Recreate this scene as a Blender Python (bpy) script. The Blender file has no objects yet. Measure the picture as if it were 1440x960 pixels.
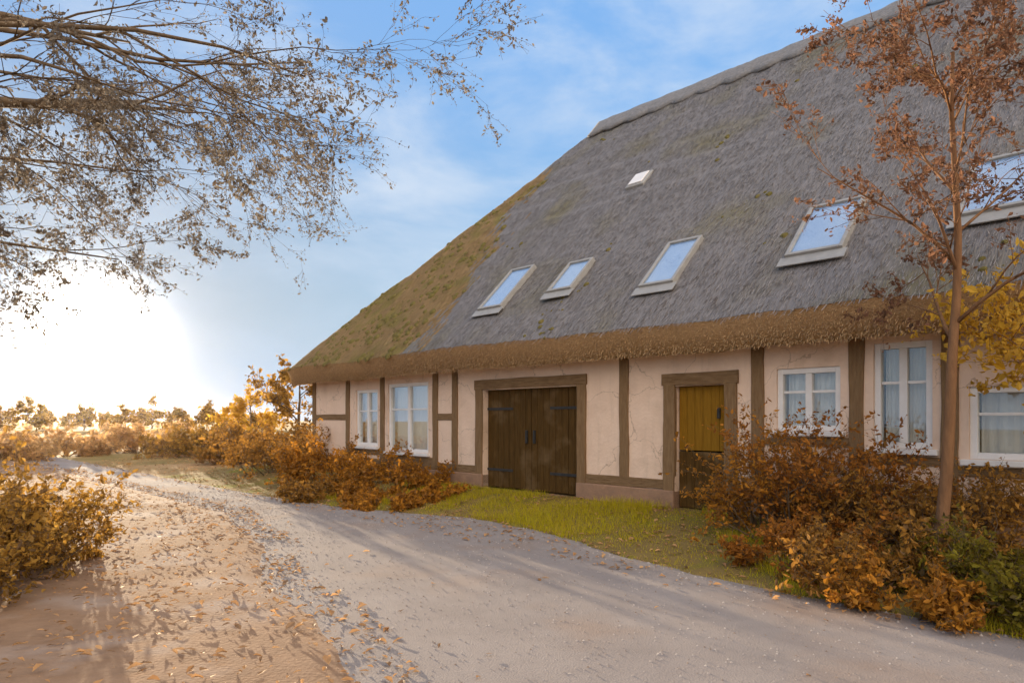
import bpy, math, random
from mathutils import Vector, Matrix, noise
rnd = random.Random(7)
R = math.radians
sc = bpy.context.scene
C = sc.collection
PI = math.pi

# ------------------------------------------------------------------ camera
cam_d = bpy.data.cameras.new('camera'); cam = bpy.data.objects.new('camera', cam_d); C.objects.link(cam)
cam.location = (0, 0, 1.6); cam.rotation_euler = (R(90), 0, 0)
cam_d.sensor_width = 36; cam_d.lens = 24; cam_d.shift_y = 110/1440
cam_d.clip_start = 0.05; cam_d.clip_end = 3000
sc.camera = cam

# ------------------------------------------------------------------ sky and sun
SKY_GAIN, SKY_COMP, SKY_TINT = 8.8, 6.8, (1.03, .99, 1.0)
CLOUD_SIDE, CLOUD_FILL, HORIZON = (1.7, 1.92, 2.22), (9.0, 7.4, 5.8), (1.22, 1.6, 2.1)
HAZE = .00004
SUN_EL, SUN_AZ = 5.5, -32.0            # azimuth from +Y towards +X
w = bpy.data.worlds.new('World'); sc.world = w; w.use_nodes = True
wn = w.node_tree; wn.nodes.clear()
def N(t, ty, **kw):
    n = t.nodes.new(ty)
    for k, v in kw.items():
        if k in n.inputs: n.inputs[k].default_value = v
        else: setattr(n, k, v)
    return n
out = N(wn, 'ShaderNodeOutputWorld'); bg = N(wn, 'ShaderNodeBackground'); bg.inputs['Strength'].default_value = 0.15
WL = wn.links.new
el, az = R(SUN_EL), R(SUN_AZ)
sdir = Vector((math.sin(az)*math.cos(el), math.cos(az)*math.cos(el), math.sin(el)))
sky = N(wn, 'ShaderNodeTexSky'); sky.sky_type = 'NISHITA'; sky.sun_disc = False
sky.sun_elevation = el; sky.sun_rotation = az; sky.dust_density = 0.3; sky.air_density = 1.0; sky.ozone_density = 3.0
def vm(op, a_, b_=None):
    n = N(wn, 'ShaderNodeVectorMath'); n.operation = op
    WL(a_, n.inputs[0])
    if b_ is not None:
        if hasattr(b_, 'is_linked'): WL(b_, n.inputs[1])
        else: n.inputs[1].default_value = b_
    return n
def fm(op, a_, b_=0.0):
    n = N(wn, 'ShaderNodeMath'); n.operation = op
    for i, q in enumerate((a_, b_)):
        if hasattr(q, 'is_linked'): WL(q, n.inputs[i])
        else: n.inputs[i].default_value = q
    return n.outputs[0]
def vs(vec, val):
    n = N(wn, 'ShaderNodeVectorMath'); n.operation = 'SCALE'; WL(vec, n.inputs[0])
    if hasattr(val, 'is_linked'): WL(val, n.inputs['Scale'])
    else: n.inputs['Scale'].default_value = val
    return n.outputs[0]
def smooth(v, lo, hi, tmax=1.0):
    n = N(wn, 'ShaderNodeMapRange'); n.interpolation_type = 'SMOOTHSTEP'; n.inputs['From Min'].default_value = lo; n.inputs['From Max'].default_value = hi; n.inputs['To Max'].default_value = tmax
    WL(v, n.inputs['Value']); return n.outputs['Result']
def lerp(f, a_, b_):
    n = N(wn, 'ShaderNodeMix'); n.data_type = 'RGBA'; WL(f, n.inputs['Factor'])
    for q, k in ((a_, 'A'), (b_, 'B')):
        if hasattr(q, 'is_linked'): WL(q, n.inputs[k])
        else: n.inputs[k].default_value = (*q, 1)
    return n.outputs['Result']
tc = N(wn, 'ShaderNodeTexCoord'); dr = vm('NORMALIZE', tc.outputs['Generated']).outputs[0]
ds = vm('DOT_PRODUCT', dr, tuple(sdir)).outputs['Value']            # cosine to the sun
sep = N(wn, 'ShaderNodeSeparateXYZ'); WL(dr, sep.inputs[0]); up = sep.outputs['Z']
lum = vm('DOT_PRODUCT', sky.outputs['Color'], (.3, .5, .2)).outputs['Value']
comp = fm('DIVIDE', SKY_GAIN, fm('ADD', fm('MULTIPLY', lum, SKY_COMP), 1.0))
base = vm('MULTIPLY', vs(sky.outputs['Color'], comp), SKY_TINT).outputs[0]
# thin cloud, drawn out along the horizon; unseen bright bank opposite the sun added to light the facade
mp = N(wn, 'ShaderNodeMapping'); mp.inputs['Scale'].default_value = (1.5, 1.5, 4.0); WL(dr, mp.inputs['Vector'])
cn = N(wn, 'ShaderNodeTexNoise'); cn.inputs['Scale'].default_value = 2.1; cn.inputs['Detail'].default_value = 9; cn.inputs['Roughness'].default_value = 0.58; cn.inputs['Distortion'].default_value = .3
WL(mp.outputs['Vector'], cn.inputs['Vector'])
anti = smooth(fm('MULTIPLY', ds, -1.0), -.35, .8)
cf = smooth(fm('ADD', cn.outputs['Fac'], fm('MULTIPLY', anti, .38)), .36, .72, .8)
cloudcol = lerp(anti, CLOUD_SIDE, CLOUD_FILL)
withc = lerp(cf, base, cloudcol)
hz = smooth(fm('MULTIPLY', up, -1.0), -.36, -.02, .86)
withh = lerp(hz, withc, HORIZON)
dsp = fm('MAXIMUM', ds, 0.0)
glow = fm('ADD', fm('MULTIPLY', fm('POWER', dsp, 900.0), 60.0), fm('ADD', fm('MULTIPLY', fm('POWER', dsp, 160.0), .7), fm('MULTIPLY', fm('POWER', dsp, 22.0), .0)))
gcol = N(wn, 'ShaderNodeCombineXYZ'); gcol.inputs[0].default_value = 1.0; gcol.inputs[1].default_value = .95; gcol.inputs[2].default_value = .85
fin = vm('ADD', withh, vs(gcol.outputs[0], glow)).outputs[0]
WL(fin, bg.inputs['Color']); WL(bg.outputs['Background'], out.inputs['Surface'])

sd = bpy.data.lights.new('sun', 'SUN'); sun = bpy.data.objects.new('sun', sd); C.objects.link(sun)
sd.energy = 4.2; sd.angle = R(0.5); sd.color = (1.0, 0.78, 0.52)
sun.rotation_euler = sdir.to_track_quat('Z', 'Y').to_euler()

sc.view_settings.view_transform = 'Standard'; sc.view_settings.look = 'None'
sc.view_settings.exposure = 1.5; sc.view_settings.gamma = 1.0; sc.view_settings.use_curve_mapping = False

# ------------------------------------------------------------------ materials
def mat(name, c1, c2, scale=5, rough=0.95, bump=0.3, stretch=(1, 1, 1), c3=None, s3=1.0, t3=(0.5, 0.62), detail=8, spec=0.12, transl=0, bscale=None, coord='Object'):
    m = bpy.data.materials.new(name); m.use_nodes = True; t = m.node_tree; t.nodes.clear()
    o = N(t, 'ShaderNodeOutputMaterial'); p = N(t, 'ShaderNodeBsdfPrincipled')
    p.inputs['Roughness'].default_value = rough; p.inputs['Specular IOR Level'].default_value = spec
    c = N(t, 'ShaderNodeTexCoord'); mpn = N(t, 'ShaderNodeMapping'); mpn.inputs['Scale'].default_value = stretch
    t.links.new(c.outputs[coord], mpn.inputs['Vector'])
    n = N(t, 'ShaderNodeTexNoise'); n.inputs['Scale'].default_value = scale; n.inputs['Detail'].default_value = detail; n.inputs['Roughness'].default_value = 0.65
    t.links.new(mpn.outputs['Vector'], n.inputs['Vector'])
    mr = N(t, 'ShaderNodeMapRange'); mr.inputs['From Min'].default_value = 0.3; mr.inputs['From Max'].default_value = 0.7
    t.links.new(n.outputs['Fac'], mr.inputs['Value'])
    x = N(t, 'ShaderNodeMix'); x.data_type = 'RGBA'; x.inputs['A'].default_value = (*c1, 1); x.inputs['B'].default_value = (*c2, 1)
    t.links.new(mr.outputs['Result'], x.inputs['Factor']); col = x.outputs['Result']
    if c3:
        n3 = N(t, 'ShaderNodeTexNoise'); n3.inputs['Scale'].default_value = s3; n3.inputs['Detail'].default_value = 6
        t.links.new(c.outputs[coord], n3.inputs['Vector'])
        m3 = N(t, 'ShaderNodeMapRange'); m3.inputs['From Min'].default_value = t3[0]; m3.inputs['From Max'].default_value = t3[1]
        t.links.new(n3.outputs['Fac'], m3.inputs['Value'])
        x3 = N(t, 'ShaderNodeMix'); x3.data_type = 'RGBA'; x3.inputs['B'].default_value = (*c3, 1)
        t.links.new(m3.outputs['Result'], x3.inputs['Factor']); t.links.new(col, x3.inputs['A']); col = x3.outputs['Result']
    t.links.new(col, p.inputs['Base Color'])
    if bump:
        b = N(t, 'ShaderNodeBump'); b.inputs['Strength'].default_value = bump; b.inputs['Distance'].default_value = 0.03
        if bscale:
            nb = N(t, 'ShaderNodeTexNoise'); nb.inputs['Scale'].default_value = bscale; nb.inputs['Detail'].default_value = 6
            t.links.new(mpn.outputs['Vector'], nb.inputs['Vector']); t.links.new(nb.outputs['Fac'], b.inputs['Height'])
        else: t.links.new(n.outputs['Fac'], b.inputs['Height'])
        t.links.new(b.outputs['Normal'], p.inputs['Normal'])
    sh = p.outputs['BSDF']
    if transl:
        tr = N(t, 'ShaderNodeBsdfTranslucent'); t.links.new(col, tr.inputs['Color'])
        ms = N(t, 'ShaderNodeMixShader'); ms.inputs['Fac'].default_value = transl
        t.links.new(sh, ms.inputs[1]); t.links.new(tr.outputs['BSDF'], ms.inputs[2]); sh = ms.outputs['Shader']
    t.links.new(sh, o.inputs['Surface'])
    return m
def leafmat(name, c1, c2, tr=.4, rough=.7, dull=.75):
    """leaf colour varies from leaf to leaf"""
    m = bpy.data.materials.new(name); m.use_nodes = True; t = m.node_tree; t.nodes.clear()
    o = N(t, 'ShaderNodeOutputMaterial'); p = N(t, 'ShaderNodeBsdfPrincipled'); p.inputs['Roughness'].default_value = rough; p.inputs['Specular IOR Level'].default_value = .12
    g = N(t, 'ShaderNodeNewGeometry'); x = N(t, 'ShaderNodeMix'); x.data_type = 'RGBA'
    x.inputs['A'].default_value = (*c1, 1); x.inputs['B'].default_value = (*c2, 1)
    t.links.new(g.outputs['Random Per Island'], x.inputs['Factor'])
    h = N(t, 'ShaderNodeMath'); h.operation = 'MULTIPLY'; h.inputs[1].default_value = 37.7; t.links.new(g.outputs['Random Per Island'], h.inputs[0])
    h2 = N(t, 'ShaderNodeMath'); h2.operation = 'FRACT'; t.links.new(h.outputs[0], h2.inputs[0])
    h3 = N(t, 'ShaderNodeMapRange'); h3.inputs['From Min'].default_value = .62; h3.inputs['From Max'].default_value = .95; h3.inputs['To Max'].default_value = dull; t.links.new(h2.outputs[0], h3.inputs['Value'])
    x0 = x; x = N(t, 'ShaderNodeMix'); x.data_type = 'RGBA'; g_ = sum(c2)/3; x.inputs['B'].default_value = (g_*.9, g_*.62, g_*.42, 1)
    t.links.new(h3.outputs['Result'], x.inputs['Factor']); t.links.new(x0.outputs['Result'], x.inputs['A'])
    t.links.new(x.outputs['Result'], p.inputs['Base Color'])
    tr_ = N(t, 'ShaderNodeBsdfTranslucent'); t.links.new(x.outputs['Result'], tr_.inputs['Color'])
    ms = N(t, 'ShaderNodeMixShader'); ms.inputs['Fac'].default_value = tr
    t.links.new(p.outputs['BSDF'], ms.inputs[1]); t.links.new(tr_.outputs['BSDF'], ms.inputs[2]); t.links.new(ms.outputs['Shader'], o.inputs['Surface'])
    return m
M = {}
M['ground'] = mat('ground_meadow', (.30, .19, .07), (.16, .13, .04), .8, bump=.4, bscale=14, c3=(.36, .23, .11), s3=.15)
M['verge'] = mat('verge_soil', (.22, .15, .05), (.17, .12, .04), 2.5, bump=.6, bscale=18, c3=(.20, .17, .025), s3=.9)
M['litter_bed'] = mat('leaf_strewn_earth', (.31, .20, .125), (.23, .145, .09), 5, bump=.22, bscale=32, c3=(.33, .25, .195), s3=1.1)
M['road'] = mat('road_gravel', (.30, .265, .245), (.235, .205, .19), 1.2, bump=.55, bscale=70, c3=(.27, .20, .155), s3=.55, t3=(.52, .72))
M['stone'] = leafmat('pebble', (.42, .38, .35), (.22, .19, .17), 0, .9)
M['wall'] = mat('lime_plaster', (.80, .615, .48), (.70, .52, .395), 2.2, bump=.35, bscale=18, c3=(.50, .35, .24), s3=.9, t3=(.55, .75))
t = M['wall'].node_tree; p = [n for n in t.nodes if n.type == 'BSDF_PRINCIPLED'][0]; src = p.inputs['Base Color'].links[0].from_socket
tcw = N(t, 'ShaderNodeTexCoord'); nw = N(t, 'ShaderNodeTexNoise'); nw.inputs['Scale'].default_value = 2.5; nw.inputs['Detail'].default_value = 6; t.links.new(tcw.outputs['Object'], nw.inputs['Vector'])
av = N(t, 'ShaderNodeVectorMath'); av.operation = 'MULTIPLY_ADD'; av.inputs[1].default_value = (.7, .7, .7); t.links.new(nw.outputs['Color'], av.inputs[0]); t.links.new(tcw.outputs['Object'], av.inputs[2])
vo_ = N(t, 'ShaderNodeTexVoronoi'); vo_.feature = 'DISTANCE_TO_EDGE'; vo_.inputs['Scale'].default_value = .9; t.links.new(av.outputs[0], vo_.inputs['Vector'])
ck = N(t, 'ShaderNodeMapRange'); ck.inputs['From Min'].default_value = .002; ck.inputs['From Max'].default_value = .008; ck.inputs['To Min'].default_value = .55; ck.inputs['To Max'].default_value = 0; t.links.new(vo_.outputs['Distance'], ck.inputs['Value'])
xc = N(t, 'ShaderNodeMix'); xc.data_type = 'RGBA'; xc.inputs['B'].default_value = (.30, .21, .15, 1); t.links.new(ck.outputs['Result'], xc.inputs['Factor']); t.links.new(src, xc.inputs['A'])
n5 = N(t, 'ShaderNodeTexNoise'); n5.inputs['Scale'].default_value = 1.0; n5.inputs['Detail'].default_value = 10; n5.inputs['Roughness'].default_value = .7
m5 = N(t, 'ShaderNodeMapping'); m5.inputs['Scale'].default_value = (3.5, 3.5, .5); t.links.new(tcw.outputs['Object'], m5.inputs['Vector']); t.links.new(m5.outputs['Vector'], n5.inputs['Vector'])
k5 = N(t, 'ShaderNodeMapRange'); k5.inputs['From Min'].default_value = .54; k5.inputs['From Max'].default_value = .78; k5.inputs['To Max'].default_value = .5; t.links.new(n5.outputs['Fac'], k5.inputs['Value'])
x5 = N(t, 'ShaderNodeMix'); x5.data_type = 'RGBA'; x5.inputs['B'].default_value = (.42, .32, .23, 1); t.links.new(k5.outputs['Result'], x5.inputs['Factor']); t.links.new(xc.outputs['Result'], x5.inputs['A'])
t.links.new(x5.outputs['Result'], p.inputs['Base Color'])
M['brick'] = mat('plinth_stone', (.36, .22, .14), (.25, .16, .11), 6, bump=.6, bscale=9)
M['beam'] = mat('weathered_oak', (.26, .17, .09), (.17, .10, .05), 7, stretch=(5, 5, .7), bump=.6)
M['beam_rail'] = mat('weathered_oak_rail', (.27, .175, .095), (.15, .09, .045), 7, stretch=(.7, 5, 5), bump=.9, detail=10)
M['thatch'] = mat('weathered_thatch', (.265, .25, .25), (.17, .162, .162), 3, stretch=(14, 1.0, 1.0), bump=1.0, bscale=5, c3=(.20, .18, .12), s3=.55, t3=(.52, .72))
M['sun_moss_thatch'] = mat('sun_mossy_thatch', (.33, .215, .10), (.21, .135, .06), 4, stretch=(7, 1, 1), bump=1.0, bscale=6, c3=(.21, .165, .05), s3=1.2)  # moss colour with the sunlit brown of the hip painted in
M['reed'] = mat('cut_reed', (.58, .38, .20), (.40, .25, .125), 20, bump=.9, bscale=40)
M['reed_end'] = leafmat('reed_end', (.66, .44, .23), (.36, .23, .115), .15)
M['moss'] = mat('moss_cushion', (.22, .17, .06), (.12, .11, .03), 14, bump=1.0, bscale=60)
M['straw'] = leafmat('straw', (.36, .335, .325), (.14, .132, .13), .05, .95)
M['sun_moss_straw'] = leafmat('sun_moss_straw', (.42, .29, .14), (.18, .125, .05), .05, .95)  # straw on the hip, moss and painted sun tone together
M['ridge'] = mat('heather_ridge', (.26, .25, .25), (.17, .165, .16), 10, bump=1.0, bscale=16)
M['white'] = mat('white_paint', (.80, .78, .76), (.70, .68, .66), 5, rough=.5, bump=.05)
M['sky_panel'] = mat('pale_sky_reflection', (.76, .76, .82), (.68, .69, .75), 3, rough=.8, bump=.02)  # sky reflection put into the colour of a panel
M['curtain'] = mat('net_curtain', (.90, .86, .83), (.82, .77, .74), 4, stretch=(14, 1, .5), rough=.9, bump=.6)
M['wood'] = mat('brown_boards', (.105, .055, .014), (.05, .027, .006), 6, stretch=(6, 6, .6), rough=.75, bump=.5, c3=(.15, .095, .045), s3=2.2, t3=(.55, .75))
M['ochre'] = mat('ochre_boards', (.27, .14, .012), (.19, .09, .006), 5, stretch=(6, 6, .6), rough=.65)
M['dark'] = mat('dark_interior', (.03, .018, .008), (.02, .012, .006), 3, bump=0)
M['bark'] = mat('bark', (.17, .12, .075), (.09, .062, .04), 8, stretch=(2, 2, .5), bump=.8)
M['warm_bark'] = mat('warm_bark', (.26, .14, .07), (.16, .085, .045), 8, stretch=(2, 2, .5), bump=.8)
M['metal'] = mat('iron', (.05, .05, .05), (.03, .03, .03), 8, rough=.5, bump=.1)
M['zinc'] = mat('zinc', (.36, .355, .34), (.28, .275, .265), 8, rough=.55, bump=.1)
M['leaf_gold'] = leafmat('leaf_gold', (.50, .29, .055), (.25, .13, .025), .45)
M['leaf_straw'] = leafmat('leaf_straw', (.72, .46, .20), (.50, .30, .12), .55)
M['leaf_pale'] = leafmat('leaf_pale', (.27, .23, .18), (.15, .125, .10), .35)
M['leaf_brown'] = leafmat('leaf_brown', (.56, .25, .03), (.26, .11, .015), dull=.5)
M['leaf_rust'] = leafmat('leaf_rust', (.47, .24, .045), (.24, .115, .022))
M['leaf_russet'] = leafmat('leaf_russet', (.50, .20, .03), (.24, .09, .015), dull=.45)
M['leaf_red'] = leafmat('leaf_red', (.27, .14, .085), (.17, .085, .05))
M['leaf_green'] = leafmat('leaf_green', (.24, .20, .02), (.15, .11, .012))
M['leaf_yellow'] = leafmat('leaf_yellow', (.72, .46, .07), (.55, .32, .03), .5, dull=.25)
M['leaf_fallen'] = leafmat('leaf_fallen', (.62, .36, .16), (.30, .16, .07), .3)
M['grass'] = leafmat('grass_blade', (.46, .42, .006), (.54, .41, .025), dull=.3)
M['dry_grass'] = leafmat('dry_grass_blade', (.42, .27, .10), (.26, .17, .06))
g = bpy.data.materials.new('window_glass'); g.use_nodes = True; t = g.node_tree; t.nodes.clear()
o = N(t, 'ShaderNodeOutputMaterial'); gl = N(t, 'ShaderNodeBsdfGlossy'); gl.inputs['Roughness'].default_value = .02; gl.inputs['Color'].default_value = (.95, .96, 1, 1)
tp = N(t, 'ShaderNodeBsdfTransparent'); tp.inputs['Color'].default_value = (.9, .93, .93, 1); fr = N(t, 'ShaderNodeLayerWeight'); fr.inputs['Blend'].default_value = .35; f1 = N(t, 'ShaderNodeMapRange'); f1.inputs['To Min'].default_value = .06; f1.inputs['To Max'].default_value = .6; t.links.new(fr.outputs['Facing'], f1.inputs['Value'])
ms = N(t, 'ShaderNodeMixShader'); t.links.new(f1.outputs['Result'], ms.inputs['Fac']); t.links.new(tp.outputs['BSDF'], ms.inputs[1]); t.links.new(gl.outputs['BSDF'], ms.inputs[2]); t.links.new(ms.outputs['Shader'], o.inputs['Surface'])
M['glass'] = g

# ------------------------------------------------------------------ mesh helpers
class MB:
    def __init__(s): s.v = []; s.f = []
    def box(s, a, b, mtx=None):
        (x0, y0, z0), (x1, y1, z1) = a, b; n = len(s.v)
        pts = [Vector(q) for q in ((x0,y0,z0),(x1,y0,z0),(x1,y1,z0),(x0,y1,z0),(x0,y0,z1),(x1,y0,z1),(x1,y1,z1),(x0,y1,z1))]
        if mtx: pts = [mtx @ q for q in pts]
        s.v += pts
        s.f += [tuple(n+i for i in q) for q in ((0,3,2,1),(4,5,6,7),(0,1,5,4),(1,2,6,5),(2,3,7,6),(3,0,4,7))]
    def tube(s, pts, rad, k=5):
        n0 = len(s.v); pts = [Vector(q) for q in pts]; a = None
        for i, q in enumerate(pts):
            d = (pts[min(i+1, len(pts)-1)] - pts[max(i-1, 0)]).normalized()
            a = d.orthogonal().normalized() if a is None else (a - d*a.dot(d)).normalized()
            b = d.cross(a)
            for j in range(k):
                t = 2*PI*j/k; s.v.append(q + (a*math.cos(t) + b*math.sin(t))*rad[i])
        for i in range(len(pts)-1):
            for j in range(k):
                s.f.append((n0+i*k+j, n0+i*k+(j+1) % k, n0+(i+1)*k+(j+1) % k, n0+(i+1)*k+j))
        s.f.append(tuple(n0+j for j in range(k))[::-1]); s.f.append(tuple(n0+(len(pts)-1)*k+j for j in range(k)))
    def leaf(s, c, size, r=rnd, flat=False):
        a = Vector((r.gauss(0,1), r.gauss(0,1), r.gauss(0,1))).normalized()
        if flat: a = (a*.35 + Vector((0, 0, 1))).normalized()
        b = a.orthogonal().normalized(); cc = a.cross(b)
        th = r.random()*6.28; u = b*math.cos(th)+cc*math.sin(th); v = a.cross(u); wd = r.uniform(.38, .6); cu = r.uniform(.05, .4)
        n = len(s.v); c = Vector(c)
        s.v += [c - u*size, c - u*size*.25 + v*size*wd + a*size*cu, c + u*size*.45 + v*size*wd*.7 + a*size*cu*.6, c + u*size - a*size*cu*.5, c + u*size*.45 - v*size*wd*.7 + a*size*cu*.6, c - u*size*.25 - v*size*wd + a*size*cu, c + u*size*.1]
        s.f += [(n, n+6, n+1), (n+1, n+6, n+2), (n+2, n+6, n+3), (n+3, n+6, n+4), (n+4, n+6, n+5), (n+5, n+6, n)]
    def blade(s, p, h, wd, lean, r=rnd):
        a = r.random()*6.28; d = Vector((math.cos(a), math.sin(a), 0)); t = Vector((-d.y, d.x, 0))*wd; n = len(s.v)
        m = p + d*h*lean*.35 + Vector((0, 0, h*.6))
        s.v += [p-t, p+t, m+t*.7, m-t*.7, p + d*h*lean + Vector((0, 0, h))]; s.f += [(n, n+1, n+2, n+3), (n+3, n+2, n+4)]
    def build(s, name, m, parent=None, smooth=False, bevel=0):
        me = bpy.data.meshes.new(name); me.from_pydata([tuple(q) for q in s.v], [], s.f); me.materials.append(m)
        if smooth: me.shade_smooth()
        o = bpy.data.objects.new(name, me); C.objects.link(o)
        if parent: o.parent = parent
        if bevel:
            bv = o.modifiers.new('bevel', 'BEVEL'); bv.width = bevel; bv.segments = 2; bv.limit_method = 'ANGLE'
        return o
def tag(o, label=None, cat=None, group=None, kind=None):
    for k, v in (('label', label), ('category', cat), ('group', group), ('kind', kind)):
        if v: o[k] = v
    return o
def empty(name, loc, label, cat, group=None, rz=0):
    o = bpy.data.objects.new(name, None); C.objects.link(o); o.location = loc; o.rotation_euler = (0, 0, rz); o.empty_display_size = .2
    return tag(o, label, cat, group)
def grid(name, x0, x1, y0, y1, nx, ny, f, m):
    b = MB()
    for j in range(ny+1):
        for i in range(nx+1): b.v.append(Vector(f(x0+(x1-x0)*i/nx, y0+(y1-y0)*j/ny)))
    for j in range(ny):
        for i in range(nx):
            a = j*(nx+1)+i; b.f.append((a, a+1, a+nx+2, a+nx+1))
    return b.build(name, m, smooth=True)
def nz(x, y, z=0): return noise.noise(Vector((x, y, z)))

# ------------------------------------------------------------------ ground, lane, verges
# house frame: u runs along the front wall towards the camera's right, v runs into the house
HC = Vector((-5.57, 19.1, 0)); U = Vector((.692, -.722, 0)); V = Vector((.722, .692, 0))
HRZ = math.atan2(U.y, U.x)
def hp(u, v, z=0): return HC + U*u + V*v + Vector((0, 0, z))
tag(grid('ground', -600, 600, -60, 1000, 4, 4, lambda x, y: (x, y, 0), M['ground']), kind='structure')
def lane_r(u): return -3.05 + 1.05*math.exp(-((u-9.8)/2.9)**2) + .12*nz(u*.8, 3) + .05*nz(u*3, 9)
def lane_l(u): return -4.7 - max(0, u-6)*.30 + .25*nz(u*.5, 7) + .1*nz(u*2.2, 1)
def lane_pt(u, t):
    v = lane_r(u) + (lane_l(u)-lane_r(u))*t
    return hp(u, v, .006 + .02*(1-(2*t-1)**2) + .008*nz(u*1.3, v*1.3) - .014*(math.exp(-((t-.28)/.09)**2)+math.exp(-((t-.68)/.09)**2)))
tag(grid('road', -45, 24, 0, 1, 220, 30, lane_pt, M['road']), kind='structure')
def verge_z(v, u): e = lane_r(u); return .004 + .22*max(0, min(1, (v-e)/(-.7-e)))**1.2
def verge_pt(u, t):
    v = lane_r(u) - .12; v = v + (.2-v)*t
    return hp(u, v, verge_z(v, u) + (.03*nz(u*1.7, v*1.7) if 0 < t < 1 else -.003 if t == 0 else 0))
tag(grid('grass_verge', -3, 24, 0, 1, 200, 16, verge_pt, M['verge']), kind='structure')
def bank_pt(u, t):
    v = lane_l(u) + .1 - 5.0*t
    return hp(u, v, .003 + (.05*t + .02*nz(u*.7, v*.7) + .02 if 0 < t < 1 else 0))
tag(grid('leafy_bank', -16, 24, 0, 1, 200, 18, bank_pt, M['litter_bed']), kind='structure')

# ------------------------------------------------------------------ house
house = empty('thatched_house', HC, 'long low half timbered house under a huge weathered thatch roof', 'house', rz=HRZ)
L, D = 26.0, 14.0; WT = 3.15; RH = 10.55
openings = [(2.3, 3.3, .95, 2.35, 'win'), (3.75, 5.35, .85, 2.45, 'win'), (7.2, 9.72, .22, 2.2, 'gate'), (11.72, 12.57, .22, 2.12, 'door'),
            (13.35, 14.2, 1.45, 2.3, 'win'), (14.6, 15.25, 1.25, 2.55, 'win'), (15.62, 17.1, 1.15, 1.98, 'win')]
wb = MB(); x = 0.0
for (a, b_, z0, z1, k) in openings:
    if a > x: wb.box((x, 0, .25), (a, .4, WT))
    wb.box((a, 0, z1), (b_, .4, WT))
    if z0 > .3: wb.box((a, 0, .25), (b_, .4, z0))
    x = b_
wb.box((x, 0, .25), (L, .4, WT)); wb.box((0, .4, .25), (.4, D, WT)); wb.box((L-.4, .4, .25), (L, D, WT)); wb.box((.4, D-.4, .25), (L-.4, D, WT))
wb.build('wall', M['wall'], house)
pb = MB(); px0 = -.05
for (a, b_) in ((7.2, 9.72), (11.72, 12.57)): pb.box((px0, -.05, -.1), (a, .35, .5)); px0 = b_
pb.box((px0, -.05, -.1), (L+.05, .35, .5)); pb.build('plinth', M['brick'], house, bevel=.02)
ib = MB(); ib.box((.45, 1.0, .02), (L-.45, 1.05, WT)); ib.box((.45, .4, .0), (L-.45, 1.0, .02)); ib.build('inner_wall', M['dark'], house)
# timber frame: crooked hewn posts and rails, each a part
def timber(nm, a, b_):
    """a hewn beam between two corners, its edges wandering along its length"""
    (x0, y0, z0), (x1, y1, z1) = a, b_; m = MB(); vert = (z1-z0) > (x1-x0); n = 14 if vert else max(6, int((x1-x0)/.25)); sd_ = rnd.random()*99
    for i in range(n+1):
        t = i/n
        if vert:
            z = z0+(z1-z0)*t; w1 = .02*nz(z*1.4, sd_)+.007*nz(z*6, sd_+5); w2 = .02*nz(z*1.4, sd_+2)+.007*nz(z*6, sd_+9)
            q = [(x0+w1, y1, z), (x0+w1, y0+.006, z), (x0+w1+.008, y0, z), (x1+w2-.008, y0, z), (x1+w2, y0+.006, z), (x1+w2, y1, z)]
        else:
            x = x0+(x1-x0)*t; w1 = .016*nz(x*1.1, sd_)+.006*nz(x*5, sd_+5); w2 = .016*nz(x*1.1, sd_+2)+.006*nz(x*5, sd_+9)
            q = [(x, y1, z0+w1), (x, y0+.006, z0+w1), (x, y0, z0+w1+.008), (x, y0, z1+w2-.008), (x, y0+.006, z1+w2), (x, y1, z1+w2)]
        m.v += [Vector(k) for k in q]
    for i in range(n):
        for j in range(5): k = i*6+j; m.f.append((k, k+1, k+7, k+6))
    m.f.append(tuple(range(6))[::-1]); m.f.append(tuple(n*6+j for j in range(6)))
    return m.build(nm, M['beam'] if vert else M['beam_rail'], house)
for (x0, x1) in ((0, 7.05), (9.87, 11.58), (12.71, L)): timber('rail', (x0, -.024, .5), (x1, .02, .66))
timber('rail', (0, -.026, 2.72), (L, .02, 2.92))
posts = [.1, 1.9, 3.52, 5.62, 6.3, 10.75, 13.08, 14.4, 15.43, 17.35, 18.6, 20, 21.5, 23, 24.5, 25.9]
for q in posts: timber('post', (q-.09, -.03, .64), (q+.09, .02, 2.74))
for a, b_ in zip(posts[:-1], posts[1:]):
    if (a, b_) in ((6.3, 10.75), (10.75, 13.08)): continue
    ops = [q for q in openings if a < q[0] < b_]
    if not ops: timber('rail', (a+.08, -.022, 1.6), (b_-.08, .02, 1.74))
    else: timber('rail', (a+.08, -.022, ops[0][2]-.2), (b_-.08, .02, ops[0][2]-.09))
for a, b_, top in ((7.05, 9.87, 2.2), (11.58, 12.71, 2.12)):
    timber('post', (a-.06, -.04, .24), (a+.14, .03, top+.02)); timber('post', (b_-.14, -.04, .24), (b_+.06, .03, top+.02)); timber('rail', (a-.08, -.044, top+.012), (b_+.08, .03, top+.2))
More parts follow.
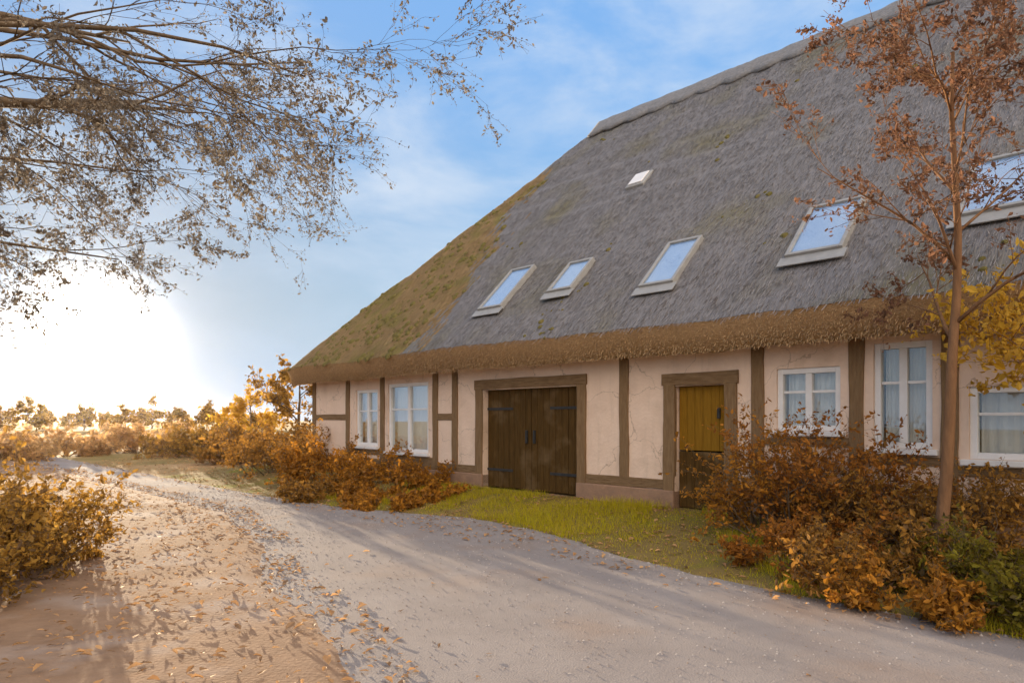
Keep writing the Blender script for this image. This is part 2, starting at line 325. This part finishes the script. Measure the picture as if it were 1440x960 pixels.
for (a, b_, z0, z1, k) in openings:
    if k == 'win':
        f = MB(); t = .075; cx = (a+b_)/2
        for q in (((a, .03, z0), (a+t, .15, z1)), ((b_-t, .03, z0), (b_, .15, z1)), ((a+t, .03, z1-t), (b_-t, .15, z1)), ((a+t, .03, z0), (b_-t, .15, z0+t)), ((cx-.045, .04, z0+t), (cx+.045, .14, z1-t))): f.box(*q)
        for sx in (a+t, cx+.045):
            ex = cx-.045 if sx < cx else b_-t; zz = z0 + (z1-z0)*.62
            f.box((sx, .06, zz-.018), (ex, .11, zz+.018))
        fo = f.build('window', M['white'], house, bevel=.006)
        wo = MB(); wo.box((a+t, .085, z0+t), (b_-t, .093, z1-t)); wo.build('pane', M['glass'], fo)
        cu = MB(); n = 40
        for i in range(n+1):
            xx = a+t+(b_-a-2*t)*i/n; yy = .22+.018*math.sin(i*1.9)+.01*math.sin(i*.7); cu.v += [Vector((xx, yy, z0+t*.5)), Vector((xx, yy*1.02, z1-t*.3))]
            if i: cu.f.append((2*i-2, 2*i, 2*i+1, 2*i-1))
        cu.build('curtain', M['curtain'], fo, smooth=True)
        s_ = MB(); s_.box((a-.07, -.09, z0-.07), (b_+.07, .03, z0-.003)); s_.build('window_sill', M['white'], fo, bevel=.008)
    elif k == 'gate':
        for (x0, x1) in ((a+.01, (a+b_)/2-.004), ((a+b_)/2+.004, b_-.01)):
            d = MB(); n = 8
            for i in range(n):
                dd = rnd.uniform(0, .008); d.box((x0+(x1-x0)*i/n+.004, .12+dd, z0+.02+rnd.uniform(0, .02)), (x0+(x1-x0)*(i+1)/n-.004, .17, z1))
            d.box((x0+.03, .17, z0+.3), (x1-.03, .21, z0+.46)); d.box((x0+.03, .17, z1-.46), (x1-.03, .21, z1-.3))
            do = d.build('barn_door', M['wood'], house, bevel=.003)
            side = 1 if x0 < (a+b_)/2-.5 else -1
            hx = x1-.12 if side > 0 else x0+.08
            h = MB(); h.box((hx, .07, 1.15), (hx+.04, .12, 1.4)); h.build('handle', M['metal'], do, bevel=.008)
            for zz in (z0+.38, z1-.38):
                q = MB()
                if side > 0: q.box((x0, .108, zz-.025), (x0+.75, .118, zz+.025))
                else: q.box((x1-.75, .108, zz-.025), (x1, .118, zz+.025))
                q.build('hinge', M['metal'], do)
    else:
        zm = 1.12
        for (za, zb, mm) in ((zm+.01, z1-.01, 'ochre'), (z0+.02, zm-.01, 'wood')):
            d = MB(); n = 6
            for i in range(n): d.box((a+.01+(b_-a-.02)*i/n+.003, .1+rnd.uniform(0, .006), za), (a+.01+(b_-a-.02)*(i+1)/n-.003, .15, zb))
            d.box((a+.03, .15, za+.1), (b_-.03, .19, za+.2)); d.box((a+.03, .15, zb-.2), (b_-.03, .19, zb-.1))
            do = d.build('stable_door_leaf', M[mm], house, bevel=.003)
            do['label'] = 'ochre upper leaf of the stable door' if mm == 'ochre' else 'dark lower leaf of the stable door'
            h = MB(); h.box((b_-.16, .05, (za+zb)/2), (b_-.12, .1, (za+zb)/2+.16)); h.build('handle', M['metal'], do, bevel=.006)
    if k != 'win':
        th = MB(); th.box((a-.05, -.25, -.1), (b_+.05, .3, z0)); th.build('threshold', M['brick'], house, bevel=.015)

# thatch: hipped, straight slopes with a slight bell-cast at the eaves
O = .58; A = 4.76; SV = (RH-3.6)/7.0; SU = (RH-3.6)/A
def roofz(u, v):
    du = min(u, L-u); dv = min(v, D-v)
    a = 3.6 + du*SU; b = 3.6 + dv*SV; k = .10
    m = min(a, b); h = m - k*math.log(math.exp(-(a-m)/k)+math.exp(-(b-m)/k))
    return h
def hip_sun_moss(u, v): # mossy thatch by the hip; its brown also paints in low sun
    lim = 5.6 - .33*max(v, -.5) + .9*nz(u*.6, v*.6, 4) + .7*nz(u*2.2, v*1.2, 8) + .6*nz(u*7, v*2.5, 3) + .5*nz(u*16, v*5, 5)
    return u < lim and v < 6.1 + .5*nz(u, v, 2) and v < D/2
OU = O*A/7
NU, NV = 420, 150
us = [-OU + (L+2*OU)*i/NU for i in range(NU+1)]; vs = [-O + (D+2*O)*j/NV for j in range(NV+1)]
rb = MB()
for v_ in vs:
    for u_ in us:
        z = roofz(u_, v_) + .05*nz(u_*.5, v_*.7) + .03*nz(u_*2.2, v_*1.2, 5) + .018*nz(u_*9, v_*1.4, 9)
        crs = (min(v_, D-v_)*1.4) % 1.0
        z += .022*crs
        rb.v.append(Vector((u_, v_, z)))
nu = NU+1; mats = []
for j in range(NV):
    for i in range(NU):
        a = j*nu+i; rb.f.append((a, a+1, a+nu+1, a+nu)); mats.append(1 if hip_sun_moss(us[i], vs[j]) else 0)
roof = rb.build('roof', M['thatch'], house, smooth=True)
roof.data.materials.append(M['sun_moss_thatch']); roof.data.polygons.foreach_set('material_index', mats)
# cut eave and underside in reed
eb = MB(); TH = .44
loop = [(i, 0) for i in range(NU)] + [(NU, j) for j in range(NV)] + [(i, NV) for i in range(NU, 0, -1)] + [(0, j) for j in range(NV, 0, -1)]
for (i, j) in loop:
    p = rb.v[j*nu+i]; c = Vector((max(.1, min(L-.1, p.x)), max(.1, min(D-.1, p.y)), 0)); q = Vector((p.x, p.y, 0)); d = (c-q).normalized() if (c-q).length > 1e-6 else Vector((0, 1, 0))
    b1 = p + d*.05 + Vector((0, 0, -.06)); b2 = p + d*.16 + Vector((0, 0, -TH+.03*nz(p.x*3, p.y*3))); b3 = p + d*.85 + Vector((0, 0, -TH+.42))
    eb.v += [p + Vector((0, 0, -.004)), b1, b2, b3]
n = len(loop)
for i in range(n):
    k = (i+1) % n
    for q in range(3): eb.f.append((4*i+q, 4*i+q+1, 4*k+q+1, 4*k+q))
eb.build('eave', M['reed'], house, smooth=True)
re = MB()
for i in range(16000):
    u_ = rnd.uniform(-OU, 20); z = roofz(u_, -O); dz = rnd.uniform(.03, TH); p = Vector((u_, -O + .05+.11*dz/TH, z-dz)); q = p + Vector((rnd.gauss(0, .012), -rnd.uniform(.0, .035), -rnd.uniform(.01, .05))); t = Vector((.004, 0, 0)); nn = len(re.v)
    re.v += [p-t, p+t, q+t, q-t]; re.f.append((nn, nn+1, nn+2, nn+3))
tag(re.build('reed_end', M['reed_end'], house), kind='stuff')
# straws standing proud of the thatch
st, ms_ = MB(), MB()
for i in range(90000):
    u = rnd.uniform(-OU, 17.6); v = rnd.uniform(-O, D/2-.3)
    if u < v*A/7 + .05: continue
    b_ = ms_ if hip_sun_moss(u, v) else st
    ln = rnd.uniform(.06, .2); sk = rnd.gauss(0, .12)*ln; lift = rnd.uniform(.002, .022)
    z0 = roofz(u, v) + .05*nz(u*.5, v*.7) + .03*nz(u*2.2, v*1.2, 5) + .018*nz(u*9, v*1.4, 9) + .022*((v*1.4) % 1.0)
    v2 = v - ln*.71; z2 = z0 - ln*.71*SV + lift + .012; wd = rnd.uniform(.002, .005); n = len(b_.v)
    b_.v += [Vector((u-wd, v, z0-.004)), Vector((u+wd, v, z0-.004)), Vector((u+sk+wd, v2, z2)), Vector((u+sk-wd, v2, z2))]; b_.f.append((n, n+1, n+2, n+3))
tag(st.build('straw', M['straw'], house), kind='stuff'); tag(ms_.build('sun_mossy_straw', M['sun_moss_straw'], house), kind='stuff')
# moss cushions
mc = MB()
for i in range(5200):
    u = rnd.uniform(-.4, 17.6); v = -O + (D/2-.5)*rnd.random()**1.5
    if u < v*A/7 + .1: continue
    pm = .8 if hip_sun_moss(u, v) else 1.3*max(0, nz(u*.6, v*.9, 11)-.22)
    if rnd.random() > pm or nz(u*1.5, v*1.5, 12) < -.1: continue
    r_ = (.02+.085*rnd.random()**2.2)*(1 if hip_sun_moss(u, v) else .6); n = len(mc.v); z0 = roofz(u, v) + .05*nz(u*.5, v*.7) + .03*nz(u*2.2, v*1.2, 5) + .018*nz(u*9, v*1.4, 9) + .022*((v*1.4) % 1.0)
    for (rr_, hh) in ((1, -.02), (.75, .3*r_), (.35, .5*r_)):
        for k in range(8):
            a = 6.283*k/8; q = r_*rr_*(1+.35*nz(u*9+math.cos(a)*2, v*9+math.sin(a)*2, 3)); dx, dv = math.cos(a)*q*1.1, math.sin(a)*q*.8
            mc.v.append(Vector((u+dx, v+dv-hh*.6, z0+dv*SV+hh*.8)))
    for j in range(2):
        for k in range(8): mc.f.append((n+j*8+k, n+j*8+(k+1) % 8, n+(j+1)*8+(k+1) % 8, n+(j+1)*8+k))
    mc.f.append(tuple(n+16+k for k in range(8)))
tag(mc.build('moss', M['moss'], house, smooth=True), kind='stuff')
# ridge cap
rc = MB(); NR = 160
for i in range(NR+1):
    u_ = A-.05 + (L-2*A+.1)*i/NR
    for j in range(9):
        t = (j-4)/4; tt = t*(.62+.10*abs(math.sin(u_*4.2))); v_ = D/2 + tt; z = RH - abs(tt)*SV + .06 - .05*t*t + .03*nz(u_*2, j*.7); z = z if abs(t) < .3 else z+.0
        rc.v.append(Vector((u_, v_ + .04*nz(u_*3, j), z - (.12 if abs(t) < .1 else 0))))
for i in range(NR):
    for j in range(8): a = i*9+j; rc.f.append((a, a+9, a+10, a+1))
rco = rc.build('ridge_cap', M['ridge'], house, smooth=True)
sm = rco.modifiers.new('solid', 'SOLIDIFY'); sm.thickness = .07; sm.offset = 1
# roof windows
sl = math.atan(SV)
for (u, v0, wd, hh) in ((7.18, .22, .72, 1.4), (8.98, .36, .62, .95), (11.32, .1, .66, 1.25), (13.78, .2, .78, 1.25), (15.8, .36, .8, 1.25)):
    vc = v0 + hh*math.cos(sl)/2
    mt = Matrix.Translation((u, vc, roofz(u, vc)+.03)) @ Matrix.Rotation(sl, 4, 'X')
    f = MB(); t = .055
    for q in (((-wd/2, -hh/2, -.2), (-wd/2+t, hh/2, .09)), ((wd/2-t, -hh/2, -.2), (wd/2, hh/2, .09)), ((-wd/2+t, -hh/2, -.2), (wd/2-t, -hh/2+t, .09)), ((-wd/2+t, hh/2-t, -.2), (wd/2-t, hh/2, .09))): f.box(*q, mtx=mt)
    fo = f.build('roof_window', M['zinc'], house, bevel=.006)
    gl = MB(); gl.box((-wd/2+t, -hh/2+t, .06), (wd/2-t, hh/2-t, .07), mtx=mt); gl.build('pane', M['glass'], fo)
    bl = MB(); bl.box((-wd/2+t, -hh/2+t, .015), (wd/2-t, hh/2-t, .03), mtx=mt); bl.build('sky_panel', M['sky_panel'], fo)  # pale panel added under the glass, standing in for reflected sky
    fl = MB(); fl.box((-wd/2-.06, -hh/2-.2, .035), (wd/2+.06, -hh/2-.002, .05), mtx=mt); fl.build('flashing', M['zinc'], fo)
vt = Matrix.Translation((8.74, 3.25, roofz(8.74, 3.25)+.02)) @ Matrix.Rotation(sl, 4, 'X')
f = MB(); f.box((-.24, -.28, -.1), (.24, .28, .07), mtx=vt); vo = f.build('roof_vent', M['zinc'], house, bevel=.02)
f = MB(); f.box((-.18, -.22, .07), (.18, .22, .1), mtx=vt); f.build('vent_cover', M['white'], vo, bevel=.01)

# ------------------------------------------------------------------ plants
xr = random.Random(5)
def branch(wb, lb, p, d, ln, r, depth, spread, leafn, lsz, droop=0.0, rr=rnd, kids=(3, 5), rmin=.003, wig=.12, leafdepth=1, ratio=(.45, .75), extra=0):
    n = 6; pts = [p.copy()]; rad = [r]; q = p.copy(); dd = d.copy()
    for i in range(n):
        dd = (dd + Vector((rr.gauss(0, wig), rr.gauss(0, wig), rr.gauss(0, wig*.8)-droop))).normalized()
        q = q + dd*ln/n; pts.append(q.copy()); rad.append(max(r*(1-.8*(i+1)/n), rmin*.6))
    wb.tube(pts, rad, 7 if r > .05 else 5 if r > .015 else 3)
    if depth < leafdepth and leafn:
        for k in range(leafn):
            t = (rr.random()**.7)*n; i = min(int(t), n-1); c = pts[i].lerp(pts[i+1], t-i)
            lb.leaf(c + Vector((rr.gauss(0, 1), rr.gauss(0, 1), rr.gauss(0, 1)))*lsz*.8, lsz*(.35+1.1*rr.random()**1.6), rr)
    if depth < leafdepth and extra:
        for k in range(extra):
            t = (xr.random()**.7)*n; i = min(int(t), n-1); c = pts[i].lerp(pts[i+1], t-i)
            lb.leaf(c + Vector((xr.gauss(0, 1), xr.gauss(0, 1), xr.gauss(0, 1)))*lsz, lsz*(.35+.9*xr.random()), xr)
    if depth > 0:
        for k in range(rr.randint(*kids)):
            t = rr.uniform(1.0, n); i = min(int(t), n-1); c = pts[i].lerp(pts[i+1], t-i); ld = (pts[i+1]-pts[i]).normalized()
            nd = (ld + Vector((rr.gauss(0, 1), rr.gauss(0, 1), rr.gauss(0, .8)))*spread).normalized()
            branch(wb, lb, c, nd, ln*rr.uniform(*ratio), max(rad[i]*.6, rmin), depth-1, spread, leafn, lsz, droop, rr, kids, rmin, wig, leafdepth, ratio, extra)
def tree(name, loc, h, label, m, cat='tree', group=None, seed=1, r=None, depth=3, leafn=14, lsz=.1, lean=(0, 0), bark='bark', fork=2.0, nb=9, rmin=.003, kids=(3, 5), up_=(.3, 1.2), ratio=(.45, .75), bl=1.0):
    rr = random.Random(seed); root = empty(name, loc, label, cat, group)
    wb, lb = MB(), MB(); r = r or h*.02
    pts = []; rad = []; q = Vector((0, 0, -.05)); nseg = 9
    for i in range(nseg+1):
        pts.append(q.copy()); rad.append(r*(1.25 if i == 0 else 1-.085*i)); q = q + Vector((lean[0]+rr.gauss(0, .05), lean[1]+rr.gauss(0, .05), 1))*h*.085
    wb.tube(pts, rad, 9)
    for k in range(nb):
        t = rr.uniform(fork, nseg); i = int(t); c = pts[i].lerp(pts[min(i+1, nseg)], t-i)
        a = k*2.4+rr.random(); d = Vector((math.cos(a)*.9, math.sin(a)*.9, rr.uniform(*up_))).normalized()
        branch(wb, lb, c, d, bl*h*rr.uniform(.26, .42)*(1.15-.06*i), rad[i]*.5, depth-1, .55, leafn, lsz, 0, rr, kids, rmin, ratio=ratio)
    wb.build('trunk', M[bark], root, smooth=True); lb.build('crown', m, root)
    return root
def bush(name, loc, wd, h, label, ms, seed, stems=16, leafn=9, lsz=.045, cat='shrub', group=None, dy=None, kids=(3, 5), depth=2, rmin=.0025):
    """many stems from the root, twigs along them, leaves on the twigs"""
    rr = random.Random(seed); root = empty(name, loc, label, cat, group); lb, wb = MB(), MB(); dy = dy or wd
    for i in range(stems):
        a = rr.random()*6.28; rr_ = math.sqrt(rr.random()); px, py = math.cos(a)*rr_*wd*.33, math.sin(a)*rr_*dy*.33
        lean = .25+.75*rr_
        wb.tube([(0, 0, -.05), (px*.5, py*.5, -.03), (px*1.02, py*1.02, .0)], [.02, .016, .012], 4)
        d = Vector((math.cos(a)*lean*wd*.5, math.sin(a)*lean*dy*.5, h*.8)).normalized()
        branch(wb, lb, Vector((px, py, -.02)), d, h*rr.uniform(.62, .95)*(1-.15*rr_), .012+.006*h, depth, .6, leafn, lsz, -.01, rr, kids, rmin, .14, 2)
    wb.build('stem', M['bark'], root); lb.build('foliage', M[ms], root)
    return root
def at(px, Y, z=0): return Vector(((px-720)/960*Y, Y, z))

# tree reaching in from the left, its trunk outside the frame
rr = random.Random(21)
ot = empty('overhanging_tree', (-9.0, 8.3, 0), 'large tree with long sparse grey brown twigs hanging across the upper left sky', 'tree')
wb, lb = MB(), MB(); wb.tube([(0, 0, -.1), (.1, 0, 2), (.2, -.1, 4.0), (.5, -.2, 6.5), (.9, -.1, 9.5)], [.42, .34, .29, .2, .08], 12)
for (z, dx, dy, dz, ln, r_, dep, kd) in ((5.45, 1, -.02, .07, 4.0, .13, 4, (4, 5)), (5.7, 1, -.1, .12, 5.4, .06, 4, (4, 6)), (6.1, 1, .12, .10, 6.2, .055, 4, (4, 6)), (6.5, 1, -.05, .07, 6.3, .05, 4, (4, 6)), (4.7, 1, .16, .03, 3.5, .045, 4, (4, 5)), (4.3, 1, .35, .08, 3.6, .04, 4, (4, 5)), (5.0, 1, .5, .06, 4.0, .04, 4, (4, 5)),
        (7, .9, .1, .5, 5, .07, 3, (3, 4)), (6.8, .3, .9, .3, 5, .09, 3, (3, 4)), (6, -.9, .2, .4, 5, .09, 3, (3, 4)), (5, -.4, -.8, .5, 4, .08, 3, (3, 4))):
    branch(wb, lb, Vector((.3, -.1, z)), Vector((dx, dy, dz)).normalized(), ln, r_, dep, .42, 6, .026, .02, rr, kd, .0026, .17, extra=4, ratio=(.34, .62))
wb.build('trunk', M['bark'], ot, smooth=True); lb.build('crown', M['leaf_pale'], ot)

# trees at the right end
tree('autumn_tree', at(1325, 6.5), 6.6, 'slim reddish autumn tree whose trunk stands before the right end of the thatch', M['leaf_red'], seed=5, leafn=9, lsz=.026, r=.065, bark='warm_bark', fork=3.8, nb=13, depth=4, kids=(4, 5), lean=(-.008, 0), ratio=(.4, .62), up_=(.5, 1.5), bl=.72)
tree('yellow_tree', at(1500, 6.2), 3.4, 'small yellow leaved tree at the right edge of the picture', M['leaf_yellow'], seed=8, leafn=18, lsz=.045, r=.05, bark='warm_bark', depth=3, fork=4, kids=(4, 5))
# shrubs before the wall
for i, (px, Y, wd, h, m, lab, st) in enumerate((
    (1098, 8.5, 1.1, 1.3, 'leaf_brown', 'brown shrub right beside the narrow stable door', 18),
    (1150, 8.2, 1.3, 1.45, 'leaf_russet', 'tall russet shrub below the small four paned window right of the stable door', 24),
    (1245, 7.7, 1.3, .95, 'leaf_rust', 'rusty brown shrub below the narrow upright window', 22),
    (1330, 7.2, 1.1, 1.0, 'leaf_rust', 'rusty shrub behind the trunk of the slim reddish tree', 18),
    (1140, 7.0, 1.2, .55, 'leaf_russet', 'low russet shrub at the lane edge in front of the tall russet shrub', 18),
    (1215, 6.35, 1.3, .55, 'leaf_rust', 'low rusty shrub spilling onto the lane edge', 18),
    (1290, 5.75, 1.1, .42, 'leaf_brown', 'low brown shrub at the foot of the slim reddish tree', 16),
    (1428, 5.75, 1.3, .72, 'leaf_green', 'low green plant at the right edge below the wide window', 20),
    (1510, 5.0, 1.0, .45, 'leaf_green', 'green plant nearest the camera at the right edge', 18),
    (400, 18.6, 2.4, 1.35, 'leaf_rust', 'rusty shrub at the far corner of the house', 20),
    (478, 16.2, 2.5, 1.1, 'leaf_brown', 'brown shrub below the farthest white window', 20),
    (545, 14.4, 2.1, .8, 'leaf_brown', 'low brown shrub below the second white window from the far corner', 18),
    (470, 13.9, 2.2, .5, 'leaf_rust', 'low rusty shrub on the lane edge farthest left along the house', 18),
    (545, 12.7, 1.7, .4, 'leaf_brown', 'low brown shrub on the lane edge nearest the barn door', 18),
    (612, 13.1, 1.4, .45, 'leaf_brown', 'small rusty shrub left of the barn door', 14))):
    bush('shrub', at(px, Y), wd, h, lab, m, 40+i, stems=st, leafn=13, lsz=.03 if Y < 10 else .045, kids=(4, 6))
# left: bushes beside the leafy bank
bush('hedge', at(-75, 6.3), 1.75, 1.02, 'dense golden brown bush filling the lower left corner', 'leaf_gold', 77, stems=90, leafn=14, lsz=.032, cat='hedge', dy=3.2, kids=(4, 6))
# hedgerow across the meadow beyond the lane
for i, (px, Y, wd, h, m, lab) in enumerate((
    (-30, 26, 5, 1.25, 'leaf_straw', 'golden hedge at the far left of the hedgerow beyond the lane'), (70, 30, 5, 1.25, 'leaf_straw', 'pale golden hedge directly below the sun'),
    (215, 33, 6, 1.4, 'leaf_straw', 'golden hedge right of the sun beyond the lane'), (300, 29, 5, 1.4, 'leaf_gold', 'rusty hedge left of the yellow tree'), (375, 25, 4, 1.4, 'leaf_rust', 'rusty hedge nearest the far corner of the house'))):
    bush('hedge', at(px, Y), wd, h, lab, m, 140+i, stems=40, leafn=7, lsz=.1, cat='hedge', dy=2.5, kids=(3, 5), rmin=.006)
tree('yellow_tree', at(352, 34), 3.6, 'yellow autumn tree standing between the lane and the far house corner', M['leaf_yellow'], seed=31, depth=3, leafn=16, lsz=.11, fork=1.5, rmin=.01)
tree('golden_tree', at(420, 30), 4.8, 'tall golden tree behind the far corner of the house', M['leaf_gold'], seed=32, depth=3, leafn=18, lsz=.11, fork=1.5, rmin=.01)
for i, px in enumerate((-110, -75, -48, -15, 12, 38, 62, 96, 118, 149, 171, 198, 214, 246, 262, 291, 310, 333, 360)):
    Yt = 95 + 30*((i*37) % 5)/4
    tree('far_tree', at(px, Yt), (2.2 + 2.4*((i*53) % 7)/6)*Yt/100, 'distant hazy golden tree on the horizon beyond the meadow', M['leaf_gold'], seed=100+i, depth=3, leafn=12, lsz=.24, group='trees along the far horizon', fork=.4, rmin=.03, kids=(2, 4), up_=(.0, 1.0), nb=12)

# ------------------------------------------------------------------ grass, leaves, stones
gb = MB()
for i in range(60000):
    u = rnd.uniform(5.2, 18.5); v = -3.12 + 3.0*rnd.random()**1.1
    if nz(u*1.1, v*1.1, 3) < -.16 + (.35 if u > 12.5 else .3 if u < 6.5 else 0): continue
    if v < lane_r(u) - .06: continue
    z = verge_z(v, u); gb.blade(hp(u, v, z), rnd.uniform(.04, .13)*(1+.9*nz(u*.8, v*.8)), .0028, rnd.uniform(.3, 1.4))
for i in range(22000):
    u = rnd.uniform(5, 18.5); v = lane_r(u) - .08 + (-lane_r(u))*rnd.random()
    gb.blade(hp(u, v, verge_z(v, u)-.005), rnd.uniform(.015, .05), .003, rnd.uniform(.5, 2.0))
tag(gb.build('grass', M['grass']), 'yellow green grass growing along the foot of the house wall', 'grass', kind='stuff')
db = MB()
for i in range(26000):
    u = rnd.uniform(-34, 15); v = lane_l(u) - .3 - 22*rnd.random()**1.6
    p = hp(u, v, 0)
    if p.x > -.75*p.y - .5 or p.y < 9: continue
    db.blade(p, rnd.uniform(.1, .34), .006+.0006*p.y, rnd.uniform(.3, 1.0))
tag(db.build('dry_grass', M['dry_grass']), 'dry golden meadow grass left of the lane', 'grass', kind='stuff')
fb = MB()
for i in range(30000):
    u = rnd.uniform(-12, 21); q = rnd.random()
    if q < .55: v = lane_l(u) + .5 - 4.6*rnd.random()**1.2
    elif q < .66: v = rnd.uniform(lane_l(u), lane_r(u)); 
    else: v = rnd.uniform(-3.4, -.1)
    if .55 <= q < .66 and rnd.random() > .10 + .5*max(0, (lane_r(u)-v)/(lane_r(u)-lane_l(u))-.55): continue
    if nz(u*.9, v*.9, 6)+.6*nz(u*2.7, v*2.7, 2) < rnd.uniform(-.75, .35): continue
    z = .03 if v < lane_r(u) else verge_z(v, u)+.02
    if v < lane_l(u): z = .085
    fb.leaf(hp(u, v, z), rnd.choice((.012, .018, .024, .032, .044))*rnd.uniform(.8, 1.2), rnd, True)
tag(fb.build('fallen_leaves', M['leaf_fallen']), 'fallen tan and brown leaves strewn over bank and lane', 'leaves', kind='stuff')
sb = MB()
for i in range(9000):
    u = rnd.uniform(2, 21); t = rnd.random(); p = lane_pt(u, t); r_ = rnd.uniform(.004, .013)*(1.5 if t > .9 or t < .08 else 1); n = len(sb.v)
    for k in range(5):
        a = 6.28*k/5+rnd.random()*.5; sb.v.append(p + Vector((math.cos(a)*r_, math.sin(a)*r_*rnd.uniform(.6, 1), -.002)))
    sb.v.append(p + Vector((rnd.uniform(-.3, .3)*r_, 0, r_*.8)))
    for k in range(5): sb.f.append((n+k, n+(k+1) % 5, n+5))
tag(sb.build('gravel', M['stone']), 'small loose stones scattered on the lane', 'gravel', kind='stuff')

# ------------------------------------------------------------------ low sun haze
hm = bpy.data.materials.new('haze_air'); hm.use_nodes = True; t = hm.node_tree; t.nodes.clear()
o = N(t, 'ShaderNodeOutputMaterial'); pv = N(t, 'ShaderNodeVolumePrincipled'); pv.inputs['Color'].default_value = (.98, .93, .86, 1); pv.inputs['Density'].default_value = HAZE; pv.inputs['Anisotropy'].default_value = .88
t.links.new(pv.outputs['Volume'], o.inputs['Volume'])
hb = MB(); hb.box((-620, -80, -1), (620, 1020, 14)); tag(hb.build('haze', hm), 'pale warm haze lying over the meadow', 'haze', kind='stuff')
